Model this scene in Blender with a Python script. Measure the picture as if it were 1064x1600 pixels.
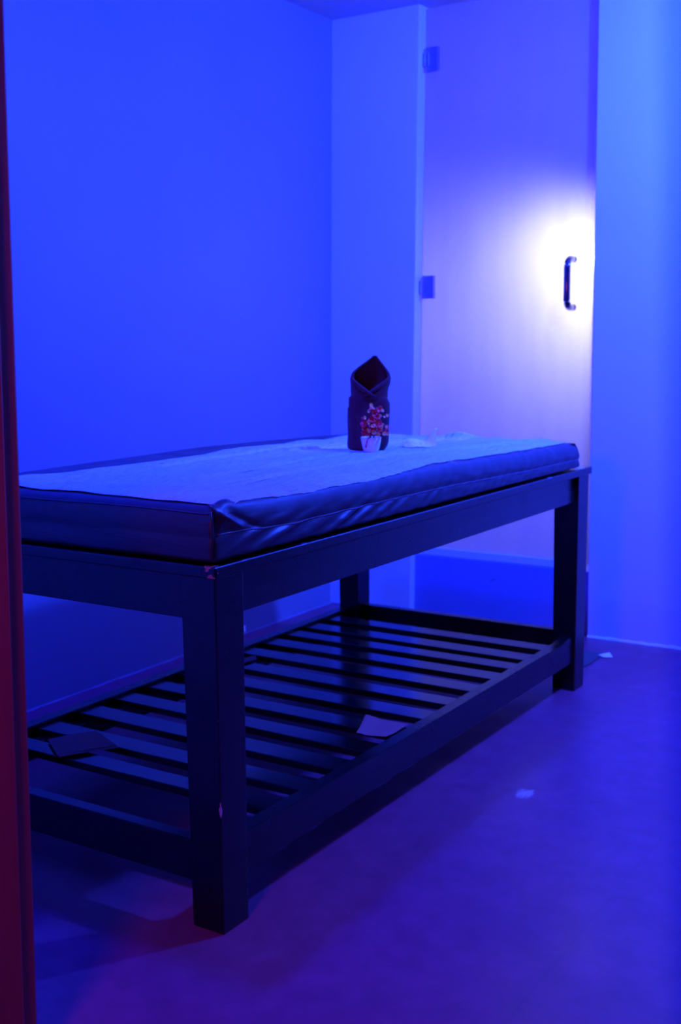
import bpy, bmesh, math, random
from mathutils import Vector, Matrix, noise
random.seed(4)
for o in list(bpy.data.objects): bpy.data.objects.remove(o)
S = bpy.context.scene
COL = S.collection

# ------------------------------------------------------------ camera
CAM = Vector((1.258, -1.5563, 1.078))
ya, pi_, ro, FPX = math.radians(32.6136), math.radians(-8.4024), math.radians(-0.5968), 1812.04
fw = Vector((-math.sin(ya)*math.cos(pi_), math.cos(ya)*math.cos(pi_), math.sin(pi_)))
rt = Vector((math.cos(ya), math.sin(ya), 0)); up = rt.cross(fw)
r2 = rt*math.cos(ro)+up*math.sin(ro); u2 = -rt*math.sin(ro)+up*math.cos(ro)
cd = bpy.data.cameras.new('camera'); cam = bpy.data.objects.new('camera', cd); COL.objects.link(cam)
M = Matrix((r2, u2, -fw)).transposed().to_4x4(); M.translation = CAM
cam.matrix_world = M
cd.sensor_fit = 'VERTICAL'; cd.sensor_height = 36; cd.lens = FPX/1600*36
cd.clip_start = 0.02
cd.dof.use_dof = True; cd.dof.focus_distance = 2.15; cd.dof.aperture_fstop = 5.0
S.camera = cam

# ------------------------------------------------------------ light and exposure
S.view_settings.view_transform = 'Standard'; S.view_settings.look = 'None'
S.view_settings.gamma = 1.0; S.view_settings.exposure = 0.0
w = bpy.data.worlds.new('world'); S.world = w; w.use_nodes = True
w.node_tree.nodes['Background'].inputs[0].default_value = (0.010, 0.003, 0.03, 1)
w.node_tree.nodes['Background'].inputs[1].default_value = 0.3
BLUE = (0.014, 0.048, 1.0)
DEEP = (0.006, 0.013, 1.0)
def lamp(name, kind, loc, energy, color, size=0.2, target=None, **kw):
    l = bpy.data.lights.new(name, kind); l.energy = energy; l.color = color
    if kind == 'AREA': l.shape = kw.get('shape', 'DISK'); l.size = size
    else: l.shadow_soft_size = size
    if kind == 'AREA' and 'size_y' in kw: l.size_y = kw['size_y']
    if kind == 'SPOT': l.spot_size = math.radians(kw['cone']); l.spot_blend = kw.get('blend', .5)
    o = bpy.data.objects.new(name, l); COL.objects.link(o); o.location = loc
    if target is not None: o.rotation_euler = (Vector(target)-Vector(loc)).to_track_quat('-Z', 'Y').to_euler()
    return o
lamp('blue_ceiling_lamp', 'AREA', (0.85, 1.40, 2.25), 290, BLUE, .17, (-0.35, 2.6, 0.85))
lamp('left_wall_fill', 'AREA', (-0.35, 0.22, 2.262), 140, DEEP, .17, (-1.3, 0.8, 0.9))  # added fill to brighten the left wall, not a known lamp of the room
lamp('corridor_lamp', 'AREA', (0.50, -1.55, 1.30), 5.5, (1.0, 0.08, 0.12), .3, (0.15, -0.4, 0.2))
lamp('steam_room_lamp', 'SPOT', (-0.165, 2.79, 1.38), 42, (0.80, 0.76, 1.0), .03, (-0.34, 2.45, 1.20), cone=135, blend=.9)
lamp('steam_room_fill', 'AREA', (-0.5, 3.25, 2.2), 22, (0.03, 0.02, 1.0), .3, (-0.5, 2.45, 0.2))

# ------------------------------------------------------------ materials
def mat(name, color=(.8,.8,.8), rough=.5, **kw):
    m = bpy.data.materials.new(name); m.use_nodes = True
    nt = m.node_tree; b = nt.nodes['Principled BSDF']
    b.inputs['Base Color'].default_value = (*color, 1); b.inputs['Roughness'].default_value = rough
    b.inputs['Metallic'].default_value = kw.get('metal', 0)
    b.inputs['Specular IOR Level'].default_value = kw.get('spec', .5)
    b.inputs['Coat Weight'].default_value = kw.get('coat', 0); b.inputs['Coat Roughness'].default_value = kw.get('coat_rough', .1)
    b.inputs['Sheen Weight'].default_value = kw.get('sheen', 0)
    tc = nt.nodes.new('ShaderNodeTexCoord')
    def noi(scale, detail=4, rough=.6, stretch=None):
        n = nt.nodes.new('ShaderNodeTexNoise'); n.inputs['Scale'].default_value = scale
        n.inputs['Detail'].default_value = detail; n.inputs['Roughness'].default_value = rough
        if stretch:
            mp = nt.nodes.new('ShaderNodeMapping'); mp.inputs['Scale'].default_value = stretch
            nt.links.new(tc.outputs['Object'], mp.inputs[0]); nt.links.new(mp.outputs[0], n.inputs[0])
        else: nt.links.new(tc.outputs['Object'], n.inputs[0])
        return n.outputs['Fac']
    if 'var' in kw:
        c2, sc = kw['var'][:2]; st = kw['var'][2] if len(kw['var']) > 2 else None
        f = noi(sc, 6, .65, st); r = nt.nodes.new('ShaderNodeValToRGB')
        r.color_ramp.elements[0].color = (*color, 1); r.color_ramp.elements[1].color = (*c2, 1)
        r.color_ramp.elements[0].position = .35; r.color_ramp.elements[1].position = .68
        nt.links.new(f, r.inputs[0]); nt.links.new(r.outputs[0], b.inputs['Base Color'])
    if 'rvar' in kw:
        f = noi(kw['rvar'][2], 4); mr = nt.nodes.new('ShaderNodeMapRange')
        mr.inputs['To Min'].default_value = kw['rvar'][0]; mr.inputs['To Max'].default_value = kw['rvar'][1]
        mr.inputs['From Min'].default_value = .3; mr.inputs['From Max'].default_value = .7
        nt.links.new(f, mr.inputs[0]); nt.links.new(mr.outputs[0], b.inputs['Roughness'])
    if 'bump' in kw:
        sc, strength, dist = kw['bump'][:3]; st = kw['bump'][3] if len(kw['bump']) > 3 else None
        f = noi(sc, 5, .6, st); bp = nt.nodes.new('ShaderNodeBump')
        bp.inputs['Strength'].default_value = strength; bp.inputs['Distance'].default_value = dist
        nt.links.new(f, bp.inputs['Height']); nt.links.new(bp.outputs[0], b.inputs['Normal'])
    return m

def overlay(m, build):
    """mix a second colour over the base colour by a mask built from object coordinates"""
    nt = m.node_tree; b = nt.nodes['Principled BSDF']; tc = [n for n in nt.nodes if n.type == 'TEX_COORD'][0]
    sep = nt.nodes.new('ShaderNodeSeparateXYZ'); nt.links.new(tc.outputs['Object'], sep.inputs[0])
    def math_(op, a, c=None, clamp=False):
        n = nt.nodes.new('ShaderNodeMath'); n.operation = op; n.use_clamp = clamp
        for i, v in enumerate((a, c)):
            if v is None: continue
            if isinstance(v, (int, float)): n.inputs[i].default_value = v
            else: nt.links.new(v, n.inputs[i])
        return n.outputs[0]
    def nz(scale, stretch=(1,1,1), detail=4):
        mp = nt.nodes.new('ShaderNodeMapping'); mp.inputs['Scale'].default_value = stretch
        n = nt.nodes.new('ShaderNodeTexNoise'); n.inputs['Scale'].default_value = scale; n.inputs['Detail'].default_value = detail
        nt.links.new(tc.outputs['Object'], mp.inputs[0]); nt.links.new(mp.outputs[0], n.inputs[0]); return n.outputs['Fac']
    for fac, col in build(sep.outputs, math_, nz):
        mx = nt.nodes.new('ShaderNodeMix'); mx.data_type = 'RGBA'
        src = b.inputs['Base Color'].links
        if src: nt.links.new(src[0].from_socket, mx.inputs[6])
        else: mx.inputs[6].default_value = b.inputs['Base Color'].default_value
        mx.inputs[7].default_value = (*col, 1); nt.links.new(fac, mx.inputs[0])
        nt.links.new(mx.outputs[2], b.inputs['Base Color'])

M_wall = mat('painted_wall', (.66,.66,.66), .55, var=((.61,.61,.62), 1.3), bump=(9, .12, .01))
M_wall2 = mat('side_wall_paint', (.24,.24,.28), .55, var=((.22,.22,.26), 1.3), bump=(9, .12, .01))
M_ceil = mat('painted_ceiling', (.5,.5,.5), .6, bump=(12, .1, .01))
M_floor = mat('vinyl_floor', (.23,.048,.088), .36, var=((.30,.066,.120), 14), rvar=(.30,.44,5), bump=(60, .08, .004), spec=.4)
M_curb = mat('curb_tile', (.20,.22,.50), .4, var=((.18,.20,.46), 5), bump=(20, .08, .004))
M_seal = mat('sealant', (.8,.8,.78), .6, bump=(40, .4, .004))
M_black = mat('black_lacquered_wood', (.003,.0025,.003), .27, var=((.005,.004,.005), 9, (1,1,.25)), rvar=(.2,.33,6), bump=(35, .06, .003, (1,1,.2)), coat=.0, spec=.62)
M_slat = mat('black_gloss_slat', (.006,.005,.006), .16, rvar=(.11,.22,5), bump=(9, .08, .006), spec=.8)
M_jamb = mat('red_stained_wood', (.30,.020,.022), .38, var=((.38,.03,.03), 8, (6,6,.4)), bump=(30, .1, .004, (4,4,.3)))
M_vinyl = mat('dark_blue_vinyl', (.019,.018,.030), .38, rvar=(.32,.44,12), bump=(70, .12, .002), spec=.55)
M_sheet = mat('disposable_sheet', (.53,.66,.65), .75, var=((.44,.56,.56), 6, (3,1,1)), bump=(30, 1.0, .012, (3.2,.9,1)))
M_pipe = mat('mattress_piping', (.10,.09,.14), .3)
M_towel = mat('maroon_terry', (.060,.004,.010), .95, var=((.085,.007,.014), 90), bump=(420, .8, .003), sheen=.08)
M_cup = mat('white_ceramic', (.85,.85,.88), .25)
M_red = mat('red_petal', (.80,.02,.012), .5, var=((.6,.01,.012), 60))
M_yel = mat('yellow_petal', (.95,.50,.10), .5, var=((.95,.3,.05), 60))
M_pale = mat('pale_petal', (.75,.36,.10), .5)
M_stem = mat('dark_stem', (.16,.02,.02), .6)
M_tissue = mat('white_tissue', (.9,.9,.92), .8, bump=(60, .3, .003))
M_paper = mat('pinkish_paper', (.30,.10,.10), .7, bump=(30, .1, .002))
M_chrome = mat('chrome', (.45,.45,.5), .12, metal=1)
M_satin = mat('satin_steel', (.35,.35,.5), .42, metal=1)
M_matt = mat('dark_mat', (.09,.06,.07), .8, bump=(120, .6, .004))
M_scrap = mat('white_scrap', (.85,.85,.85), .7)
M_dust = mat('pale_dust', (.6,.5,.42), .9)
M_lamp = mat('lamp_housing', (.7,.7,.7), .4)

def floor_marks(xyz, m, nz):
    x, y, z = xyz
    # welded seam in the sheet vinyl: runs obliquely along the room
    d = m('ABSOLUTE', m('SUBTRACT', m('ADD', m('MULTIPLY', m('SUBTRACT', y, SEAM[0][1]), SEAM_K), SEAM[0][0]), x))
    seam = m('SUBTRACT', 1, m('DIVIDE', d, .004), True)
    seam = m('MULTIPLY', m('MULTIPLY', seam, .45), nz(6), True)
    # ragged pale patch
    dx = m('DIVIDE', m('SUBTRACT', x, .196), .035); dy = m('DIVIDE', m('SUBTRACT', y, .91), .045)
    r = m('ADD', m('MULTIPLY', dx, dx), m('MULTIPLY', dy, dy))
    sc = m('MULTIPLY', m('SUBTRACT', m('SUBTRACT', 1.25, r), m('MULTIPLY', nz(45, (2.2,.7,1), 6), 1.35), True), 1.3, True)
    # faint large mottling
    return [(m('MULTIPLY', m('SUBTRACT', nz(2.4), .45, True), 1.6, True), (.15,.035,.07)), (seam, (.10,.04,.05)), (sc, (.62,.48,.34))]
SEAM = ((0.55, 0.62), (0.55, -0.2)); SEAM_K = 0.0
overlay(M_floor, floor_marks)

# translucent frosted glass and tinted clear glass
def glass_frosted():
    m = bpy.data.materials.new('frosted_glass'); m.use_nodes = True; nt = m.node_tree; nt.nodes.clear()
    out = nt.nodes.new('ShaderNodeOutputMaterial')
    tr = nt.nodes.new('ShaderNodeBsdfTranslucent'); tr.inputs[0].default_value = (.95,.95,.95,1)
    di = nt.nodes.new('ShaderNodeBsdfDiffuse'); di.inputs[0].default_value = (.40,.40,.42,1)
    gl = nt.nodes.new('ShaderNodeBsdfGlossy'); gl.inputs['Roughness'].default_value = .35
    tc = nt.nodes.new('ShaderNodeTexCoord'); n = nt.nodes.new('ShaderNodeTexNoise'); n.inputs['Scale'].default_value = 5; n.inputs['Detail'].default_value = 6
    mp = nt.nodes.new('ShaderNodeMapping'); mp.inputs['Scale'].default_value = (3,1,.6)
    nt.links.new(tc.outputs['Object'], mp.inputs[0]); nt.links.new(mp.outputs[0], n.inputs[0])
    mr = nt.nodes.new('ShaderNodeMapRange'); mr.inputs['From Min'].default_value=.3; mr.inputs['From Max'].default_value=.75
    mr.inputs['To Min'].default_value=.40; mr.inputs['To Max'].default_value=.46
    nt.links.new(n.outputs['Fac'], mr.inputs[0])
    a = nt.nodes.new('ShaderNodeMixShader'); nt.links.new(mr.outputs[0], a.inputs[0])
    nt.links.new(tr.outputs[0], a.inputs[1]); nt.links.new(di.outputs[0], a.inputs[2])
    b = nt.nodes.new('ShaderNodeMixShader'); b.inputs[0].default_value = .06
    nt.links.new(a.outputs[0], b.inputs[1]); nt.links.new(gl.outputs[0], b.inputs[2]); nt.links.new(b.outputs[0], out.inputs[0])
    return m
def glass_tinted():
    m = bpy.data.materials.new('blue_tinted_glass'); m.use_nodes = True; nt = m.node_tree; nt.nodes.clear()
    out = nt.nodes.new('ShaderNodeOutputMaterial')
    t = nt.nodes.new('ShaderNodeBsdfTransparent'); t.inputs[0].default_value = (.72,.78,.97,1)
    gl = nt.nodes.new('ShaderNodeBsdfGlossy'); gl.inputs['Roughness'].default_value = .02
    b = nt.nodes.new('ShaderNodeMixShader'); b.inputs[0].default_value = .03
    nt.links.new(t.outputs[0], b.inputs[1]); nt.links.new(gl.outputs[0], b.inputs[2]); nt.links.new(b.outputs[0], out.inputs[0])
    return m
M_frost = glass_frosted(); M_tint = glass_tinted()

# ------------------------------------------------------------ helpers
def link_mesh(name, bm, m, parent=None, smooth=False, loc=None, rotz=None):
    me = bpy.data.meshes.new(name); bmesh.ops.recalc_face_normals(bm, faces=bm.faces[:]); bm.to_mesh(me); bm.free()
    me.materials.append(m)
    if smooth: me.polygons.foreach_set('use_smooth', [True]*len(me.polygons))
    o = bpy.data.objects.new(name, me); COL.objects.link(o)
    if parent: o.parent = parent
    if loc: o.location = loc
    if rotz is not None: o.rotation_euler[2] = rotz
    return o
def structure(o, label=None):
    o['kind'] = 'structure'
    if label: o['label'] = label
    return o
def tag(o, label, cat, group=None):
    o['label'] = label; o['category'] = cat
    if group: o['group'] = group
    return o
def empty(name, loc, rotz=0):
    o = bpy.data.objects.new(name, None); COL.objects.link(o); o.location = loc; o.rotation_euler[2] = rotz
    o.empty_display_size = .1
    return o
def add_box(bm, a, b, bev=0, seg=2):
    x0,y0,z0 = a; x1,y1,z1 = b
    v = [bm.verts.new(p) for p in ((x0,y0,z0),(x1,y0,z0),(x1,y1,z0),(x0,y1,z0),(x0,y0,z1),(x1,y0,z1),(x1,y1,z1),(x0,y1,z1))]
    fs = [bm.faces.new([v[i] for i in q]) for q in ((3,2,1,0),(4,5,6,7),(0,1,5,4),(1,2,6,5),(2,3,7,6),(3,0,4,7))]
    if bev: 
        es = list({e for f in fs for e in f.edges})
        bmesh.ops.bevel(bm, geom=es, offset=bev, segments=seg, profile=.6, affect='EDGES')
    return v
def box(name, a, b, m, parent=None, bev=0, seg=2):
    bm = bmesh.new(); add_box(bm, a, b, bev, seg); return link_mesh(name, bm, m, parent)
def hexa(bm, bot, top, bev=0):
    v = [bm.verts.new(p) for p in list(bot)+list(top)]
    fs = [bm.faces.new([v[i] for i in q]) for q in ((3,2,1,0),(4,5,6,7),(0,1,5,4),(1,2,6,5),(2,3,7,6),(3,0,4,7))]
    if bev: bmesh.ops.bevel(bm, geom=list({e for f in fs for e in f.edges}), offset=bev, segments=2, profile=.6, affect='EDGES')
def tube(bm, pts, rad, n=8, caps=True):
    pts = [Vector(p) for p in pts]; rings = []
    rads = rad if isinstance(rad, (list, tuple)) else [rad]*len(pts)
    for i, p in enumerate(pts):
        t = (pts[min(i+1, len(pts)-1)]-pts[max(i-1, 0)]).normalized()
        a = Vector((0,0,1)) if abs(t.z) < .9 else Vector((1,0,0))
        u = t.cross(a).normalized(); v = t.cross(u)
        rings.append([bm.verts.new(p+(u*math.cos(2*math.pi*k/n)+v*math.sin(2*math.pi*k/n))*rads[i]) for k in range(n)])
    for i in range(len(rings)-1):
        for k in range(n): bm.faces.new((rings[i][k], rings[i][(k+1)%n], rings[i+1][(k+1)%n], rings[i+1][k]))
    if caps: bm.faces.new(rings[0]); bm.faces.new(rings[-1][::-1])
def surf(bm, f, nu, nv, closed_u=False):
    g = [[bm.verts.new(f(i/(nu if closed_u else nu-1), j/(nv-1))) for i in range(nu)] for j in range(nv)]
    for j in range(nv-1):
        for i in range(nu if closed_u else nu-1):
            k = (i+1) % nu
            bm.faces.new((g[j][i], g[j][k], g[j+1][k], g[j+1][i]))
    return g
def thicken(bm, t):
    bmesh.ops.recalc_face_normals(bm, faces=bm.faces[:])
    bmesh.ops.solidify(bm, geom=bm.faces[:], thickness=t)
def sm(a, b, x):
    t = max(0, min(1, (x-a)/(b-a))); return t*t*(3-2*t)
def nz(x, y, z=0): return noise.noise(Vector((x, y, z)))
def interp(tab, x):
    if x <= tab[0][0]: return tab[0][1]
    for (a, va), (b, vb) in zip(tab, tab[1:]):
        if x <= b: return va+(vb-va)*(x-a)/(b-a)
    return tab[-1][1]

# ------------------------------------------------------------ the room
H = 2.30; YB = 2.39; XR = 1.32; YF = -0.44
FL = lambda y: -1.325+(0)*y
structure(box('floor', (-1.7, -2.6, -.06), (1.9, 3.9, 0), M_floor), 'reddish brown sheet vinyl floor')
structure(box('ceiling', (-1.7, -2.6, H), (1.9, 3.9, H+.06), M_ceil), 'plain painted ceiling')
bm = bmesh.new()
hexa(bm, [(-1.45,YF,0),(-1.318,YF,0),(-1.322,2.6,0),(-1.45,2.6,0)], [(-1.45,YF,H),(-1.285,YF,H),(-1.281,2.6,H),(-1.45,2.6,H)])
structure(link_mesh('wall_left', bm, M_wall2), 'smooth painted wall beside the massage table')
# back wall: narrow pier left of the glass door, and the wall to its right
bm = bmesh.new()
hexa(bm, [(-1.40,YB,0),(-.944,YB,0),(-.944,2.56,0),(-1.40,2.56,0)], [(-1.40,YB,H),(-.900,YB,H),(-.900,2.56,H),(-1.40,2.56,H)], .004)
hexa(bm, [(-.206,YB,0),(XR+.1,YB,0),(XR+.1,2.50,0),(-.206,2.50,0)], [(-.213,YB,H),(XR+.1,YB,H),(XR+.1,2.50,H),(-.213,2.50,H)], .004)
structure(link_mesh('wall_back', bm, M_wall), 'painted end wall on both sides of the frosted door')
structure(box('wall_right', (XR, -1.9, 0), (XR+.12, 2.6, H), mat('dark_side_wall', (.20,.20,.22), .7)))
bm = bmesh.new(); add_box(bm, (-1.45, YF-.14, 0), (-.075, YF, H)); add_box(bm, (-.075, YF-.14, 2.14), (XR+.05, YF, H))
structure(link_mesh('wall_front', bm, M_wall))
# steam room behind the frosted door
structure(box('wall_steam_room', (-1.45, 3.45, 0), (.6, 3.55, H), M_wall))
bm = bmesh.new(); add_box(bm, (-1.10, 2.56, 0), (-1.02, 3.46, H)); add_box(bm, (.15, 2.50, 0), (.23, 3.46, H))
structure(link_mesh('wall_steam_room_side', bm, M_wall))

# ragged paint and sealant along the foot of the walls
def ragged(name, pts, h, label):
    bm = bmesh.new(); a = Vector(pts[0]); b = Vector(pts[1]); d = (b-a).normalized(); nrm = Vector(pts[2])
    n = int((b-a).length/.012); prev = None
    for i in range(n+1):
        p = a+d*(b-a).length*i/n
        hh = h*(.55+.8*abs(nz(i*.21, 3.1))+.5*max(0, nz(i*.05, 7))); ww = .003+.010*abs(nz(i*.13, 9.7))
        cur = [bm.verts.new(p), bm.verts.new(p+nrm*ww), bm.verts.new(p+nrm*(ww*.6)+Vector((0,0,hh*.6))), bm.verts.new(p+Vector((0,0,hh)))]
        if prev:
            for k in range(4): bm.faces.new((prev[k], prev[(k+1)%4], cur[(k+1)%4], cur[k]))
        else: bm.faces.new(cur)
        prev = cur
    bm.faces.new(prev[::-1])
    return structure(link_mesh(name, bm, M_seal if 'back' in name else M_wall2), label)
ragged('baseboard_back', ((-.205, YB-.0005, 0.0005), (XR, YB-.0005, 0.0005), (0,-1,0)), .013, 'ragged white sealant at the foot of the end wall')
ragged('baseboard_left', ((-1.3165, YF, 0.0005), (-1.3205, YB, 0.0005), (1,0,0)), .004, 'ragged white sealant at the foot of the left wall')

# loose plaster at the foot of the left wall
bm = bmesh.new(); bmesh.ops.create_icosphere(bm, subdivisions=4, radius=1)
for v in bm.verts:
    k = 1+.5*nz(v.co.x*2.5, v.co.y*2.5, v.co.z*2.5)
    v.co = Vector((v.co.x*.014*k, v.co.y*.075*k, v.co.z*.022*k*(1+.8*max(0, v.co.y))+.014))
structure(link_mesh('trim_3', bm, M_seal, None, True, loc=(-1.318, 1.72, .001)), 'lump of loose white plaster at the foot of the left wall')
# curb under the glass door
bm = bmesh.new(); add_box(bm, (-.95, 2.425, 0), (-.345, 2.56, .235), .003); add_box(bm, (-.343, 2.425, 0), (-.19, 2.56, .235), .003)
curb = structure(link_mesh('trim_1', bm, M_curb), 'tiled curb under the frosted glass door')
overlay(M_curb, lambda c, m, nzz: [(m('MULTIPLY', m('SUBTRACT', 1, m('DIVIDE', m('ABSOLUTE', m('ADD', m('SUBTRACT', c[0], -.60), m('MULTIPLY', m('SUBTRACT', c[2], .165), -1.6))), .006), True), m('SUBTRACT', 1, m('DIVIDE', m('ABSOLUTE', m('SUBTRACT', c[2], .165)), .012), True)), (.02,.02,.03))])

# left door jamb (red-brown wood), slightly out of plumb
bm = bmesh.new()
hexa(bm, [(-.10,YF-.17,0),(0,YF-.17,0),(0,YF-.01,0),(-.10,YF-.01,0)], [(-.10,YF-.14,H),(0,YF-.14,H),(0,YF+.045,H),(-.10,YF+.045,H)], .004)
hexa(bm, [(-.05,YF-.12,0),(.012,YF-.12,0),(.012,YF-.045,0),(-.05,YF-.045,0)], [(-.05,YF-.09,H),(.012,YF-.09,H),(.012,YF+.008,H),(-.05,YF+.008,H)], .003)
structure(link_mesh('trim_2', bm, M_jamb), 'red-brown wooden door jamb at the left edge')
overlay(M_jamb, lambda c, m, nzz: [(m('MULTIPLY', m('GREATER_THAN', nzz(9, (3,3,.25), 3), .70), .6), (.75,.55,.6))])

# frosted glass door
d1 = empty('door_1', (-.9, 2.445, 0)); structure(d1, 'frosted glass door with chrome pull handle')
def lbox(name, a, b, m, parent, bev=0, seg=2):
    o = parent.location; p = parent.parent
    while p: o = o+p.location; p = p.parent
    return box(name, tuple(Vector(a)-o), tuple(Vector(b)-o), m, parent, bev, seg)
bm = bmesh.new(); o = d1.location
hexa(bm, [Vector(p)-o for p in ((-.936,2.44,.262),(-.236,2.44,.262),(-.236,2.45,.262),(-.936,2.45,.262))],
         [Vector(p)-o for p in ((-.896,2.44,2.292),(-.228,2.44,2.292),(-.228,2.45,2.292),(-.896,2.45,2.292))], .002)
gp = link_mesh('glass_panel', bm, M_frost, d1)
sw = lbox('bottom_sweep', (-.932, 2.43, .236), (-.236, 2.452, .268), mat('sweep_rail', (.7,.7,.72), .35), d1, .003)
for (xh, zh, rough) in ((-.908, 2.108, 0), (-.925, 1.277, 0)):
    hg = lbox('hinge', (xh+.016, 2.424, zh-.043), (xh+.066, 2.4405, zh+.043), M_satin, d1, .002)
    lbox('wall_plate', (xh-.016, 2.405, zh-.043), (xh-.002, 2.44, zh+.043), M_satin, d1, .002)
    bm = bmesh.new(); c = Vector((xh+.006, 2.426, zh))-o
    tube(bm, [c-Vector((0,0,.024)), c+Vector((0,0,.024))], .0075, 14)
    add_box(bm, c+Vector((0,-.006,-.023)), c+Vector((.024,.004,.023)), .002)
    link_mesh('knuckle', bm, M_chrome, d1, False)
bm = bmesh.new(); hx = -.303; yy = 2.44
za, zb = 1.175, 1.367; st = .062
pts = [(hx,yy,zb-.012)]
R_ = .03
for k in range(7):
    a = math.pi/2*k/6; pts.append((hx, yy-st+R_-R_*math.sin(a), zb-.012-R_+R_*math.cos(a)))
for k in range(7):
    a = math.pi/2*k/6; pts.append((hx, yy-st+R_-R_*math.cos(a), za+.012+R_-R_*math.sin(a)))
pts.append((hx,yy,za+.012))
tube(bm, [Vector(p)-o for p in pts], .0122, 16)
for zz in (zb-.012, za+.012): tube(bm, [Vector((hx,yy-.004,zz))-o, Vector((hx,yy,zz))-o], .0125, 16)
link_mesh('handle', bm, mat('dark_chrome', (.13,.13,.2), .14, metal=1), d1, True)

# clear tinted glass leaf, opened outwards beside the camera
d2 = empty('door_2', (1.165, YF-.06, 0)); structure(d2, 'clear blue-tinted glass door leaf standing open')
bm = bmesh.new(); o = d2.location
LX = lambda z: 1.1835-.0415*(z-.9)
hexa(bm, [Vector(p)-o for p in ((LX(.01),-1.29,.01),(LX(.01)+.008,-1.29,.01),(LX(.01)+.008,YF-.15,.01),(LX(.01),YF-.15,.01))],
         [Vector(p)-o for p in ((LX(2.1),-1.29,2.1),(LX(2.1)+.008,-1.29,2.1),(LX(2.1)+.008,YF-.15,2.1),(LX(2.1),YF-.15,2.1))], .001)
link_mesh('glass_panel', bm, M_tint, d2)

# ceiling downlights above the view; the near-end fitting is made up for the fill
for (x, y), lb in (((.85, 1.40), 'round blue ceiling light to the right of the massage table'), ((-.35, .22), 'made-up round blue fitting for the added fill light over the near end of the massage table')):
    t = empty('ceiling_light', (x, y, H-.001)); tag(t, lb, 'ceiling light')
    bm = bmesh.new()
    prof = [(.095,0),(.11,0),(.112,-.006),(.104,-.010),(.092,-.008)]
    surf(bm, lambda u, v: Vector((prof[min(4, round(v*4))][0]*math.cos(2*math.pi*u), prof[min(4, round(v*4))][0]*math.sin(2*math.pi*u), prof[min(4, round(v*4))][1])), 32, 5, True)
    link_mesh('ring', bm, M_lamp, t, True)
    bm = bmesh.new(); bmesh.ops.create_cone(bm, cap_ends=True, segments=32, radius1=.085, radius2=.09, depth=.018)
    e = bpy.data.materials.get('lit_diffuser')
    if not e:
        e = mat('lit_diffuser', (.8,.8,.9), .4); b = e.node_tree.nodes['Principled BSDF']
        b.inputs['Emission Color'].default_value = (*BLUE, 1); b.inputs['Emission Strength'].default_value = 6
    link_mesh('diffuser', bm, e, t, loc=(0,0,-.010))

# ------------------------------------------------------------ massage table
W, L, TH = .861, 1.82, .69
LW, LD, RC = .0786, .0816, .0035
tb = empty('massage_table', (0,0,0)); tag(tb, 'black lacquered wooden massage table with slatted lower shelf', 'table')
M_legw = M_black.copy(); M_legw.name = 'black_wood_worn_corner'
def legmarks(c, m, nzz):
    x, y, z = c
    dist = m('ADD', m('ABSOLUTE', x), m('ABSOLUTE', y))      # distance from the outer corner
    wear = m('MULTIPLY', m('LESS_THAN', dist, m('MULTIPLY', m('SUBTRACT', nzz(9, (1,1,1.6), 5), .43, True), .035)), m('LESS_THAN', z, .45))
    up_ = m('MULTIPLY', m('SUBTRACT', z, .34, True), 1/.34, True)
    cw = m('ADD', y, m('MULTIPLY', x, -1))
    crack = m('MULTIPLY', m('LESS_THAN', cw, .0026), m('GREATER_THAN', z, m('ADD', .33, m('MULTIPLY', nzz(5), .12))))
    gap = m('LESS_THAN', cw, m('MULTIPLY', m('SUBTRACT', z, .50, True), .05))
    return [(wear, (.42,.40,.50)), (m('MULTIPLY', crack, .7), (.10,.014,.008)), (gap, (.0005,.0005,.0005)), (m('GREATER_THAN', nzz(26, (1,1,.5), 2), .80), (.35,.3,.4))]
overlay(M_legw, legmarks)
def leg(x0, y0, m, sx, sy):
    bm = bmesh.new(); i = .003
    b = [(x0+i,y0+i,0),(x0+LW-i,y0+i,0),(x0+LW-i,y0+LD-i,0),(x0+i,y0+LD-i,0)]
    t = [(x0,y0,TH-.0216),(x0+LW,y0,TH-.0216),(x0+LW,y0+LD,TH-.0216),(x0,y0+LD,TH-.0216)]
    org = Vector((x0+(LW if sx else 0), y0, 0))
    hexa(bm, [Vector(p)-org for p in b], [Vector(p)-org for p in t], .0025)
    return link_mesh('leg', bm, m, tb, loc=org)
leg(-LW, 0, M_legw, 1, 0); leg(-LW, L-LD, M_black, 1, 0); leg(-W, 0, M_black, 0, 0); leg(-W, L-LD, M_black, 0, 0)
ZA = .588; ZT = TH-.0216
# tabletop board with thin overhang
bm = bmesh.new(); add_box(bm, (-W-.0075, -.0075, ZT), (.0075, L+.0085, TH), .004, 3)
M_top = M_black.copy(); M_top.name = 'black_wood_chipped_edge'
overlay(M_top, lambda c, m, nzz: [(m('LESS_THAN', m('ADD', m('ABSOLUTE', m('SUBTRACT', c[0], -.004)), m('ABSOLUTE', m('SUBTRACT', c[1], 0))), m('MULTIPLY', m('SUBTRACT', nzz(60), .35, True), .07)), (.34,.17,.15)),
    (m('MULTIPLY', m('MULTIPLY', m('GREATER_THAN', c[2], TH-.0018), m('GREATER_THAN', c[0], -.002)), m('GREATER_THAN', nzz(34, (1,.5,.2), 6), .64)), (.10,.09,.14))])
link_mesh('tabletop', bm, M_top, tb)
T = .024
def rail(name, a, b, m=None, bev=.002): return box(name, a, b, m or M_black, tb, bev)
M_apron = M_black.copy(); M_apron.name = 'black_wood_with_dark_patch'
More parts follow.
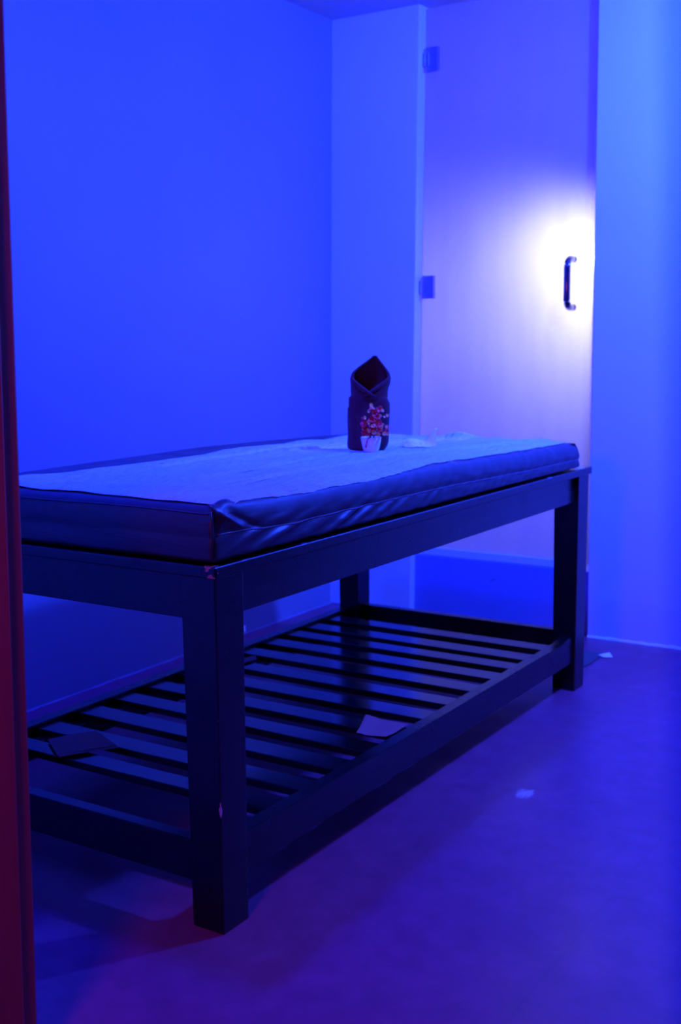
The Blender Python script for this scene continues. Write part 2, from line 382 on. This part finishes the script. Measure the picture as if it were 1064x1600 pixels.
def apron_patch(c, m, nzz):  # slightly paler tone everywhere outside a noisy-edged dark oval
    a = m('DIVIDE', m('SUBTRACT', c[1], .70), .26); b = m('DIVIDE', m('SUBTRACT', c[2], .645), .050)
    r = m('ADD', m('MULTIPLY', a, a), m('MULTIPLY', b, b))
    return [(m('MULTIPLY', m('MULTIPLY', m('ADD', m('SUBTRACT', r, .9), m('MULTIPLY', m('SUBTRACT', nzz(14, (1,1,1), 6), .5), 2.2), True), nzz(5)), 1.5, True), (.014,.012,.016))]
overlay(M_apron, apron_patch)
rail('apron', (-RC-T, LD-.002, ZA), (-RC-.012, L-LD+.002, ZT), M_apron)
rail('apron', (-W+.004, LD-.002, ZA), (-W+.004+T, L-LD+.002, ZT))
rail('apron', (-W+LW-.002, RC, ZA), (-LW+.002, RC+T, ZT))
rail('apron', (-W+LW-.002, L-RC-T, ZA), (-LW+.002, L-RC, ZT))
ZR0, ZR1 = .0894, .1687
bm = bmesh.new()
ys = [LD-.002, .3, .9, 1.45, 1.60, 1.66, 1.70, L-LD+.002]; zs = [ZR1, ZR1-.003, ZR1-.003, ZR1-.003, ZR1-.004, ZR1-.003, ZR1+.004, ZR1+.005]
loops = [[bm.verts.new(p) for p in ((-RC-.042, y, ZR0), (-RC-.008, y, ZR0), (-RC-.008, y, z), (-RC-.042, y, z))] for y, z in zip(ys, zs)]
for a, b in zip(loops, loops[1:]):
    for k in range(4): bm.faces.new((a[k], a[(k+1)%4], b[(k+1)%4], b[k]))
bm.faces.new(loops[0]); bm.faces.new(loops[-1][::-1])
bmesh.ops.recalc_face_normals(bm, faces=bm.faces[:])
bmesh.ops.bevel(bm, geom=[e for e in bm.edges if abs((e.verts[0].co-e.verts[1].co).normalized().y) > .8], offset=.002, segments=2, affect='EDGES')
link_mesh('lower_rail', bm, M_black, tb)
rail('lower_rail', (-W+.006, LD-.002, ZR0), (-W+.006+.034, L-LD+.002, ZR1))
rail('lower_rail', (-W+LW-.002, RC, ZR0), (-LW+.002, RC+.030, ZR1))
rail('lower_rail', (-W+LW-.002, L-RC-.05, ZR0), (-LW+.002, L-RC-.02, ZR1+.012))
# slatted shelf: battens, and each slat under it
bm = bmesh.new()
add_box(bm, (-W+.040, .10, .105), (-W+.085, L-.08, .143), .001); add_box(bm, (-RC-.062, .10, .105), (-RC-.042, L-.08, .143), .001)
sh = link_mesh('slatted_shelf', bm, M_black, tb)
near = [1.594,1.465,1.361,1.244,1.115,.981,.852,.714,.584,.455,.322,.205]
for i, y in enumerate(near):
    wd = .062 if i == 0 else (.054 if i == len(near)-1 else .065+.003*math.sin(i*2.3))
    bm = bmesh.new(); sk = .004*math.sin(i*1.7)
    xa, xb = -W+.043, -RC-.043
    hexa(bm, [(xa,y+sk,.143),(xb,y,.143),(xb,y+wd,.143),(xa,y+wd+sk,.143)], [(xa,y+sk,.160),(xb,y,.160),(xb,y+wd,.160),(xa,y+wd+sk,.160)], .0015)
    link_mesh('slat', bm, M_slat, sh)

# ------------------------------------------------------------ mattress
def ztop(y): return interp([(-.1,.795),(.4,.798),(.9,.796),(1.3,.783),(1.76,.768)], y)
ZB = .694; MX0, MX1, MY0, MY1 = -.735, .004, -.006, 1.745
def RR(p, nr):
    return .018+.010*max(0, -nr[1])+.020*max(0, nr[0])*sm(.02, .25, p[1])*(1-.35*sm(1.3, 1.7, p[1]))
def skew(y): return 1+.14*sm(.2, 1.75, y) if y > .2 else 1.0
def zsurf(x, y):
    """top surface of the mattress with its rounded long edge"""
    R = RR((x, y), (1, 0)); d = MX1-.004-x; z = ztop(y)
    if d < R: z -= R-math.sqrt(max(0, R*R-(R-d)**2))
    R = .028; d = y-MY0-.004
    if d < R: z -= R-math.sqrt(max(0, R*R-(R-d)**2))
    return z
def side_prof(k, n):
    """profile from the bottom edge up the side and over onto the top: outward offset and height fraction"""
    pass
mt = empty('mattress', (0,0,0)); tag(mt, 'dark blue vinyl mattress pad lying on the massage table', 'mattress')
bm = bmesh.new()
# perimeter loop points (corner rounded)
per = []
rc = .014
def seg(p, q, n): return [(p[0]+(q[0]-p[0])*i/n, p[1]+(q[1]-p[1])*i/n) for i in range(n)]
cor = [((MX0+rc, MY0+rc), math.pi), ((MX1-rc, MY0+rc), 1.5*math.pi), ((MX1-rc, MY1-rc), 0), ((MX0+rc, MY1-rc), .5*math.pi)]
lines = [((MX0+rc,MY0),(MX1-rc,MY0),70,(0,-1)), ((MX1,MY0+rc),(MX1,MY1-rc),230,(1,0)), ((MX1-rc,MY1),(MX0+rc,MY1),50,(0,1)), ((MX0,MY1-rc),(MX0,MY0+rc),80,(-1,0))]
for i in range(4):
    a, b, n, nr = lines[i]
    for p in seg(a, b, n): per.append((p, nr, i))
    c, a0 = cor[(i+1) % 4]
    a0 = math.atan2(nr[1], nr[0])
    for k in range(6):
        an = a0+math.pi/2*k/6; per.append(((c[0]+rc*math.cos(an), c[1]+rc*math.sin(an)), (math.cos(an), math.sin(an)), 9))
def mside(p, nr, h, zt):
    """outward offset of the mattress side at height fraction h"""
    x, y = p; off = .0
    off += .0022*math.sin(math.pi*min(1, h/.62)) if h < .62 else .0018*math.sin(math.pi*(h-.62)/.38)
    off -= .004
    if nr[0] > .5:      # long side facing the room: slanting folds
        zz = h*(zt-ZB); ph = (y*.62*(1+.35*sm(.5,1.5,y))-zz*(1.35-.45*sm(.4,1.4,y)))+.012*nz(y*4, .5)
        amp = .0050*sm(-.02, .10, y)*(1-.62*sm(.3, 1.2, y))*(.35+.65*math.sin(math.pi*min(1, max(0, h)))**.7)
        s = math.sin(ph*2*math.pi/.060+2.0*nz(ph*7, 1.3)); s = s if s > 0 else s*.7
        off += amp*s*(1 if h < .62 else .6)*(.75+.8*nz(ph*11, 4))
        off += .0010*nz(y*16, h*5, 3)
    elif nr[1] < -.5:
        off += .0025*nz(x*9, h*3, 5)*(1 if h < .7 else .4)+.0015*nz((x+zt*h)*30, 2)
    off -= .008*sm(.10, 0, h)
    return off
NH = 26; rows = []
for j in range(NH+1):
    h = j/NH; row = []
    for (p, nr, i) in per:
        zt = ztop(p[1]); zz = ZB+h*(zt-RR(p,nr)-ZB)
        if j == 0: zz = ZB
        o_ = mside(p, nr, h, zt)
        if nr[0] > .2 and p[1] < .16:
            o_ += .008*math.exp(-((p[1]-.022-.16*(1-h))/.012)**2)*sm(.55, .8, h)
            o_ -= .007*math.exp(-((p[1]-.006)/.006)**2)*sm(.45, .8, h)
            o_ -= .004*math.exp(-((p[1]-.050-.22*(1-h))/.014)**2)*sm(.5, .75, h)
        row.append(bm.verts.new((p[0]+nr[0]*o_, p[1]+nr[1]*o_, zz)))
    rows.append(row)
for a in (30, 60, 90):
    row = []
    for (p, nr, i) in per:
        zt = ztop(p[1]); o_ = mside(p, nr, 1, zt)-RR(p,nr)*(1-math.cos(math.radians(a)))
        lump = .004*max(0, nz(p[1]*22, p[0]*22, 1)) if nr[0] > .5 and p[1] > .5 else 0
        if nr[0] > -.1 and p[1] < .14 and p[0] > -.1: lump += .006*math.exp(-((p[1]-.05)/.02)**2)
        row.append(bm.verts.new((p[0]+nr[0]*o_, p[1]+nr[1]*o_, zt-RR(p,nr)+RR(p,nr)*math.sin(math.radians(a))+lump*(a/90))))
    rows.append(row)
for k in (.03, .08, .16, .30):
    row = []
    for (p, nr, i) in per:
        c = Vector(((MX0+MX1)/2, min(max(p[1], .40), MY1-.40))); v = Vector(p)
        base = v-Vector(nr)*RR(p,nr); q = base+(c-base)*(k/.30) if k > .2 else base+(c-base).normalized()*k*1.2
        zt = ztop(q.y)
        row.append(bm.verts.new((q.x, q.y, zt+.003*sm(0, .1, k)+.0012*nz(q.x*15, q.y*15))))
    rows.append(row)
N = len(per)
for a, b in zip(rows, rows[1:]):
    for k in range(N): bm.faces.new((a[k], a[(k+1)%N], b[(k+1)%N], b[k]))
bm.faces.new(rows[0])
bmesh.ops.triangle_fill(bm, use_beauty=True, edges=[e for e in bm.edges if e.is_boundary])
bmesh.ops.remove_doubles(bm, verts=bm.verts[:], dist=.0002)
for v_ in bm.verts:
    if v_.co.x < 0: v_.co.x *= skew(v_.co.y)
link_mesh('cushion', bm, M_vinyl, mt, True)
# seams
def seam_path(side, hfun, n):
    out = []
    for k in range(n+1):
        t = k/n
        if side == 'x': p = (MX1, MY0+rc+.002+(MY1-MY0-2*rc-.004)*t); nr = (1,0)
        else: p = (MX0+rc+(MX1-MX0-2*rc)*t, MY0); nr = (0,-1)
        zt = ztop(p[1]); h = hfun(t); o_ = mside(p, nr, min(1, h), zt)
        if h > 1:
            a_ = math.asin(min(1, (h-1)*(zt-RR(p,nr)-ZB)/RR(p,nr))); o_ -= RR(p,nr)*(1-math.cos(a_))
        out.append((p[0]+nr[0]*(o_+.0006), p[1]+nr[1]*(o_+.0006), ZB+h*(zt-RR(p,nr)-ZB)))
    return out
bm = bmesh.new(); tube(bm, seam_path('x', lambda t: .60+.02*math.sin(t*5), 160), .0013, 6); link_mesh('seam', bm, M_pipe, mt, True)
bm = bmesh.new(); tube(bm, seam_path('y', lambda t: 1.20+.012*math.sin(t*11), 70), .0015, 6); link_mesh('seam', bm, M_vinyl, mt, True)
bm = bmesh.new(); tube(bm, [(MX1-.004, MY0-.0005, ZB+.012), (MX1-.003, MY0+.0005, ZB+.05), (MX1-.004, MY0+.001, .765), (MX1-.006, MY0+.001, .787)], .0022, 8); link_mesh('seam', bm, M_vinyl, mt, True)
# pinched pleat at the near corner
bm = bmesh.new()
def pleat(u, v):
    a = -.9+1.9*u; rr = .010+.006*math.sin(math.pi*v)
    c = Vector((MX1-.012+.034*v, MY0+.008+.060*v*v, .776-.022*v+.018*math.sin(math.pi*min(1, v*1.2))))
    return c+Vector((rr*math.cos(a*2.2)*.7, -rr*.3*math.cos(a*2.2), rr*math.sin(a*2.2)))
# ------------------------------------------------------------ disposable sheet
bm.free()
bm = bmesh.new()
def sheet(u, v):
    y = .020+v*1.713; 
    x1 = interp([(0,-.010),(.06,-.006),(.1,-.014),(.3,-.010),(.6,-.008),(.85,-.018),(1.0,-.016),(1.25,-.020),(1.5,-.022),(1.74,-.03)], y)+.003*nz(y*14, 2)+.0015*nz(y*60, 2)
    x0 = interp([(0,-.650),(.15,-.648),(.24,-.60),(.4,-.585),(.7,-.588),(.82,-.625),(1.1,-.632),(1.26,-.690),(1.32,-.645),(1.6,-.74),(1.74,-.73)], y)+.004*nz(y*9, 5)+.002*nz(y*50, 8)
    x = x0+(x1-x0)*u
    y += .006*nz(x*10, 7)*sm(.1,0,v) + (.010*sm(.1, 0, v)*(1-u))
    ed = min(u*(x1-x0), (1-u)*(x1-x0), y-.012, 1.74-y); ew = sm(0, .03, ed)
    z = zsurf(x, y)+.003*sm(0,.1,min(-x, y+.01))+.0003+.0018*ew
    z += ew*(.0042*max(0, nz(x*16, y*5, 1))+.0022*abs(nz(x*45, y*12, 2))+.003*max(0, nz(x*9+y*9, y*14, 5)))
    # long fold creases and a ridge near the far end
    def ridge(c, w_): return math.exp(-((x-c)/w_)**2)-.8*math.exp(-((x-c-1.6*w_)/w_)**2)
    z += .0070*ridge(-.115-.03*math.sin(y*2.2)+.012*nz(y*4,1), .006)*sm(.12,.3,y)
    z += .0045*ridge(-.24-.05*y+.02*nz(y*3,9), .006)*sm(.2,.5,y)*sm(.95,.8,y)
    z += .0055*ridge(-.43-.10*y+.03*nz(y*3,4), .007)*sm(.25,.45,y)*sm(1.2,1.0,y)
    z += .0055*ridge(-.52+.10*y, .006)*sm(.7,.9,y)*sm(1.4,1.25,y)
    z += .018*math.exp(-((y-1.66)/.03)**2-((x+.36)/.06)**2)
    z += .003*math.exp(-((y-.10-.25*(x+.35))/.02)**2)*sm(0,.3,u)*sm(1,.7,u)
    return Vector((x, y, z))
surf(bm, sheet, 90, 200); 
me = link_mesh('bed_sheet', bm, M_sheet, None, True)
tag(me, 'white disposable sheet spread over the dark mattress pad', 'sheet')

# ------------------------------------------------------------ folded towel
VA = math.radians(30.5)
def view_right(): return Vector((math.cos(VA), math.sin(VA), 0))
def zs_(x, y): return ztop(y)+.0062
tx, ty = -.277, .985
tw = empty('folded_towel', (tx, ty, zs_(tx, ty)+.001), VA); tag(tw, 'maroon towel folded upright into a hooded pocket, behind the flower cup', 'towel')
s = .000172
def zx(x): return (x-330)*s
def zz_(y): return (1480-y)*s
# pocket body
outL = [(0,-.052),(.012,-.0560),(.04,-.0535),(.075,-.0545),(.11,-.0535),(.135,-.053),(.145,-.048)]
outR = [(0,.040),(.012,.046),(.022,.049),(.06,.0500),(.10,.0525),(.118,.0525),(.130,.047),(.137,.043),(.145,.040)]
bm = bmesh.new()
def body(u, v):
    z = .0005+.143*v; l = interp(outL, z); r = interp(outR, z)
    a = 2*math.pi*u; cx = (l+r)/2; hw = (r-l)/2; hd = .030-.006*v
    e = .55
    c, sn = math.cos(a), math.sin(a)
    x = cx+hw*math.copysign(abs(c)**e, c); y = hd*math.copysign(abs(sn)**.7, sn)
    if sn < 0: y -= .003*max(0, nz(x*25, z*18, 2))+.002*sm(.01,-.03,x+.5*(z-.07))
    rr = 1-.12*sm(.92,1,v)-.05*sm(.05,0,v)
    return Vector((cx+(x-cx)*rr, y*rr, z))
g = surf(bm, body, 64, 30, True); bm.faces.new(g[0]); bm.faces.new(g[-1])
link_mesh('pocket', bm, M_towel, tw, True)
# folded flap wrapped diagonally over the left of the pocket
bm = bmesh.new()
def flap(u, v):
    z = .004+.105*v; xr = interp([(0,-.006),(.05,-.022),(.09,-.038),(.11,-.052)], z)
    l = interp(outL, z)-.002; x = l+(xr-l)*u
    hd = .031-.006*v; t = max(-1, min(1, (x+.003)/.054)); y = -hd*(1-abs(t)**3)**.5 if abs(t) < 1 else 0
    return Vector((x, y-.0035-.001*math.sin(u*3), z))
surf(bm, flap, 16, 20); thicken(bm, .004)
link_mesh('folded_flap', bm, M_towel, tw, True)
# hood
hl = [(.130,-.043),(.150,-.0445),(.165,-.0445),(.182,-.0455),(.196,-.040),(.208,-.026),(.219,-.011),(.229,.004),(.2385,.0145),(.24,.0149)]
hr = [(.130,.043),(.150,.044),(.160,.046),(.170,.050),(.182,.0515),(.195,.048),(.207,.040),(.219,.030),(.229,.022),(.2385,.0152),(.24,.0150)]
op = [(.130,0),(.143,.0),(.152,.40),(.163,.64),(.175,.82),(.190,.90),(.210,.93),(.2385,.95)]
bm = bmesh.new()
def hood(u, v):
    z = .128+.1105*v; l, r = interp(hl, z), interp(hr, z); hw = (r-l)/2; cx = (l+r)/2
    o_ = interp(op, z); am = math.pi-math.asin(min(.98, o_))
    a = -am+2*am*u
    d = .026*(1-.55*sm(.3,1,v)); f = d if abs(a) > math.pi/2 else d*.8
    x = cx+hw*math.sin(a); y = f*math.cos(a)
    y -= .006*sm(.1,.9,v)
    return Vector((x, y+.002, z+.001*nz(x*60,z*60)))
surf(bm, hood, 48, 34); thicken(bm, -.0035)
link_mesh('hood', bm, M_towel, tw, True)
# crossed collar bands at the base of the hood opening
bm = bmesh.new()
for sgn in (-1, 1):
    pts = []; rad = []
    for k in range(15):
        t = k/14
        x = sgn*(-.044+.060*t) if sgn > 0 else -(-.050+.064*t)
        z = (.186-.050*t**.72) if sgn > 0 else (.184-.046*t**.8)
        y = -.026*math.sqrt(max(0, 1-(x/.056)**2))-.004-(.003 if sgn > 0 else 0)
        pts.append((x, y, z)); rad.append(.0030+.0024*math.sin(math.pi*min(1, t*1.1)))
    tube(bm, pts, rad, 10)
link_mesh('collar', bm, M_towel, tw, True)

# ------------------------------------------------------------ flowers in a small white cup
R = view_right(); F = Vector((math.sin(VA), -math.cos(VA), 0))   # F: towards the doorway
cb = Vector((tx, ty, 0))+R*.004+F*.066; cb.z = zs_(cb.x, cb.y)-.001
fl = empty('flower_cup', cb, VA); tag(fl, 'small white cup of red and yellow flowers in front of the towel', 'flowers')
bm = bmesh.new()
prof = [(0,.0005),(.0165,.0005),(.0185,.003),(.0215,.012),(.0240,.024),(.0258,.038),(.0250,.0385),(.0232,.036),(.0205,.022),(.0165,.008),(0,.006)]
n = 32; rg = []
for r, z in prof:
    rg.append([bm.verts.new((r*math.cos(2*math.pi*k/n), r*math.sin(2*math.pi*k/n), z)) for k in range(n)] if r else [bm.verts.new((0,0,z))])
for a, b in zip(rg, rg[1:]):
    for k in range(n):
        k2 = (k+1) % n
        if len(a) == 1: bm.faces.new((a[0], b[k], b[k2]))
        elif len(b) == 1: bm.faces.new((a[k], b[0], a[k2]))
        else: bm.faces.new((a[k], a[k2], b[k2], b[k]))
link_mesh('cup', bm, M_cup, fl, True)
def blossom(c, rad, m, npet, tilt, roll, curl):
    bm = bmesh.new(); Rm = Matrix.Rotation(roll, 3, 'Z') @ Matrix.Rotation(tilt, 3, 'X')
    for k in range(npet):
        a = 2*math.pi*k/npet+random.uniform(-.25,.25); ln = rad*random.uniform(.8,1.15); wd = ln*random.uniform(.30,.42); cu = curl*random.uniform(.6,1.3)
        g = []
        for j in range(7):
            t = j/6; ang = cu*t*t; row = []
            rr = ln*t if ang < .05 else ln*(math.sin(ang*.9)/(cu*.9+1e-6))**1 if False else ln*t*math.cos(ang*.45)
            zz = ln*(.55*t)-ln*.55*t*math.sin(ang*.5)+.15*ln*t
            for i in (-1,-.5,0,.5,1):
                ww = wd*math.sin(math.pi*(.12+.80*t))*i
                p = Vector((rr*math.cos(a)-ww*math.sin(a), rr*math.sin(a)+ww*math.cos(a), zz+abs(i)*.12*ln*(1-t)))
                row.append(bm.verts.new(Rm @ p))
            g.append(row)
        for r0, r1 in zip(g, g[1:]):
            for i in range(4): bm.faces.new((r0[i], r0[i+1], r1[i+1], r1[i]))
    thicken(bm, .0008)
    ret = link_mesh('blossom', bm, m, fl, True); ret.location = c
    return ret
fp = lambda X, Y, d=0: Vector(((X-348)*s, -d, (1525-Y)*s))
for X, Y, rad, m, npet, d in [(260,1120,.014,M_red,7,.012),(255,1190,.014,M_red,7,.016),(300,1240,.012,M_red,6,.02),(380,1050,.015,M_red,8,.012),(430,1010,.014,M_red,7,.008),
        (400,960,.012,M_red,6,.008),(470,900,.011,M_red,6,.006),(430,1120,.015,M_red,7,.018),(380,1170,.013,M_red,7,.022),(460,1190,.012,M_red,6,.02),(360,900,.009,M_red,5,.008),
        (250,1040,.008,M_red,5,.01),(575,1170,.009,M_red,5,.012),(540,1230,.009,M_red,6,.016),(260,1260,.010,M_red,5,.012),(340,1120,.012,M_red,6,.02),(480,1080,.010,M_red,6,.014)]:
    blossom(fp(X, Y, d), rad, m, npet, random.uniform(.7,1.5), random.uniform(-.6,.6), random.uniform(1.0,2.0))
for X, Y, rad, m, npet, d in [(355,840,.0075,M_yel,5,.014),(385,885,.005,M_pale,4,.014),(315,925,.006,M_pale,4,.016),(515,925,.0065,M_yel,5,.012),(585,985,.006,M_yel,4,.012),(545,1005,.005,M_pale,4,.014),
        (490,995,.005,M_pale,4,.016),(260,1015,.006,M_yel,4,.018),(310,1080,.006,M_pale,4,.022),(385,1135,.008,M_yel,5,.026),(490,1150,.007,M_yel,5,.024),(400,1230,.009,M_pale,6,.026),
        (320,1205,.008,M_yel,5,.026),(600,1255,.007,M_yel,5,.018),(545,1255,.007,M_pale,5,.020),(455,1255,.008,M_yel,5,.022),(575,1150,.005,M_pale,4,.018),(520,1110,.005,M_pale,4,.018)]:
    blossom(fp(X, Y, d), rad, m, npet, random.uniform(.9,1.6), random.uniform(-.6,.6), random.uniform(1.2,2.2))
for (X, Y) in ((380,1050),(255,1150),(470,900),(585,985),(575,1200),(355,860),(430,1120)):
    bm = bmesh.new(); a = Vector((zx(0)*0+random.uniform(-.008,.008), random.uniform(-.004,.008), .012)); b = fp(X, Y, .006)
    mid = (a+b)/2+Vector((0,0,.010)); mid.x = a.x*.6+b.x*.4
    tube(bm, [a, a*.6+mid*.4, mid, mid*.4+b*.6, b], .0010, 6); link_mesh('stem', bm, M_stem, fl, True)
bm = bmesh.new(); tube(bm, [fp(360,1270,.020), fp(320,1300,.026), fp(290,1350,.0275), fp(278,1400,.0265), fp(272,1445,.026)], [.0016,.0020,.0016,.0018,.0025], 8); link_mesh('stem', bm, M_red, fl, True)

# ------------------------------------------------------------ crumpled tissue on the sheet
tc_ = Vector((-.236, 1.17, 0)); tc_.z = zs_(tc_.x, tc_.y)+.001
bm = bmesh.new()
def tissue(u, v):
    x = -.040+.085*u; w_ = .020+.008*math.sin(u*5)
    y = (v-.5)*2*w_
    z = .002+(.013+.004*math.sin(u*7))*sm(.0,.45,v)+.005*abs(nz(u*6, v*5, 2))
    pk = math.exp(-((u-.96)/.22)**2)
    z += .030*pk*sm(.0,.6,v); x += .006*pk*v
    return Vector((x, y, z))
surf(bm, tissue, 40, 16); thicken(bm, .0009)
ts = link_mesh('tissue', bm, M_tissue, None, False, loc=tc_, rotz=VA); tag(ts, 'crumpled white tissue on the sheet, right of the towel', 'tissue')

# ------------------------------------------------------------ papers on the shelf
def paper(name, pts, layers, label, curl=0, flip=1, m=M_paper):
    root_o = Vector(pts[0]); bm = bmesh.new()
    for q in range(layers):
        P = [Vector(p)+Vector((.012*q, -.006*q*flip, -.0012*q)) for p in pts]
        def f(u, v, P=P, q=q):
            p = P[0].lerp(P[1], u).lerp(P[3].lerp(P[2], u), v)
            p.z += .0012*math.sin(u*4+q)+curl*(math.exp(-((u)/.25)**2)+.6*math.exp(-((1-v)/.25)**2)); return p-root_o
        b2 = bmesh.new(); surf(b2, f, 14, 10); thicken(b2, .0006)
        me = bpy.data.meshes.new('t'); b2.to_mesh(me); b2.free(); bm.from_mesh(me); bpy.data.meshes.remove(me)
    o = link_mesh(name, bm, m, None, False, loc=root_o); tag(o, label, 'paper'); return o
ZP = .1645

paper('paper_sheet', [(-.721,.260,ZP+.002),(-.668,.364,ZP+.002),(-.555,.315,ZP+.002),(-.622,.196,ZP+.002)], 2, 'folded pinkish paper lying on the shelf slats at the left end')
paper('paper_sheet', [(-.168,.777,ZP),(-.056,.791,ZP),(-.050,.675,ZP),(-.110,.640,ZP)], 1, 'curled pinkish paper lying on the shelf slats by the front rail', curl=.008)
paper('paper_sheet', [(-.775,.995,ZP),(-.745,1.10,ZP),(-.715,1.07,ZP),(-.722,1.01,ZP)], 1, 'small paper scrap on the shelf slats by the wall side rail')

# ------------------------------------------------------------ floor mat, scraps
bm = bmesh.new()
def fm(u, v):
    return Vector((-.52+.45*u+.010*nz(v*5,1), 1.93+.31*v-.05*u*v, .004+.0025*abs(nz(u*5,v*5))))
surf(bm, fm, 20, 16); thicken(bm, .003)
tag(link_mesh('floor_mat', bm, M_matt), 'thin dark mat on the floor behind the far table leg', 'mat')
bm = bmesh.new()
c = [(-.085,2.165),(-.050,2.19),(-.030,2.165),(-.055,2.15)]
vs = [bm.verts.new((x, y, .004+.008*(i == 1))) for i, (x, y) in enumerate(c)]; bm.faces.new(vs); thicken(bm, .001)
tag(link_mesh('paper_scrap', bm, M_scrap), 'torn white scrap on the floor at the mat corner', 'scrap')
bm = bmesh.new()
def chip(u, v):
    return Vector((-.045+.045*u, 1.752+.03*v+.006*nz(u*9,v*5), TH+.0006+.0035*math.sin(math.pi*u)*math.sin(math.pi*v)))
surf(bm, chip, 14, 8); thicken(bm, .0006)
tag(link_mesh('dust_scrap', bm, M_dust), 'pale crumpled scrap on the tabletop past the mattress end', 'scrap')
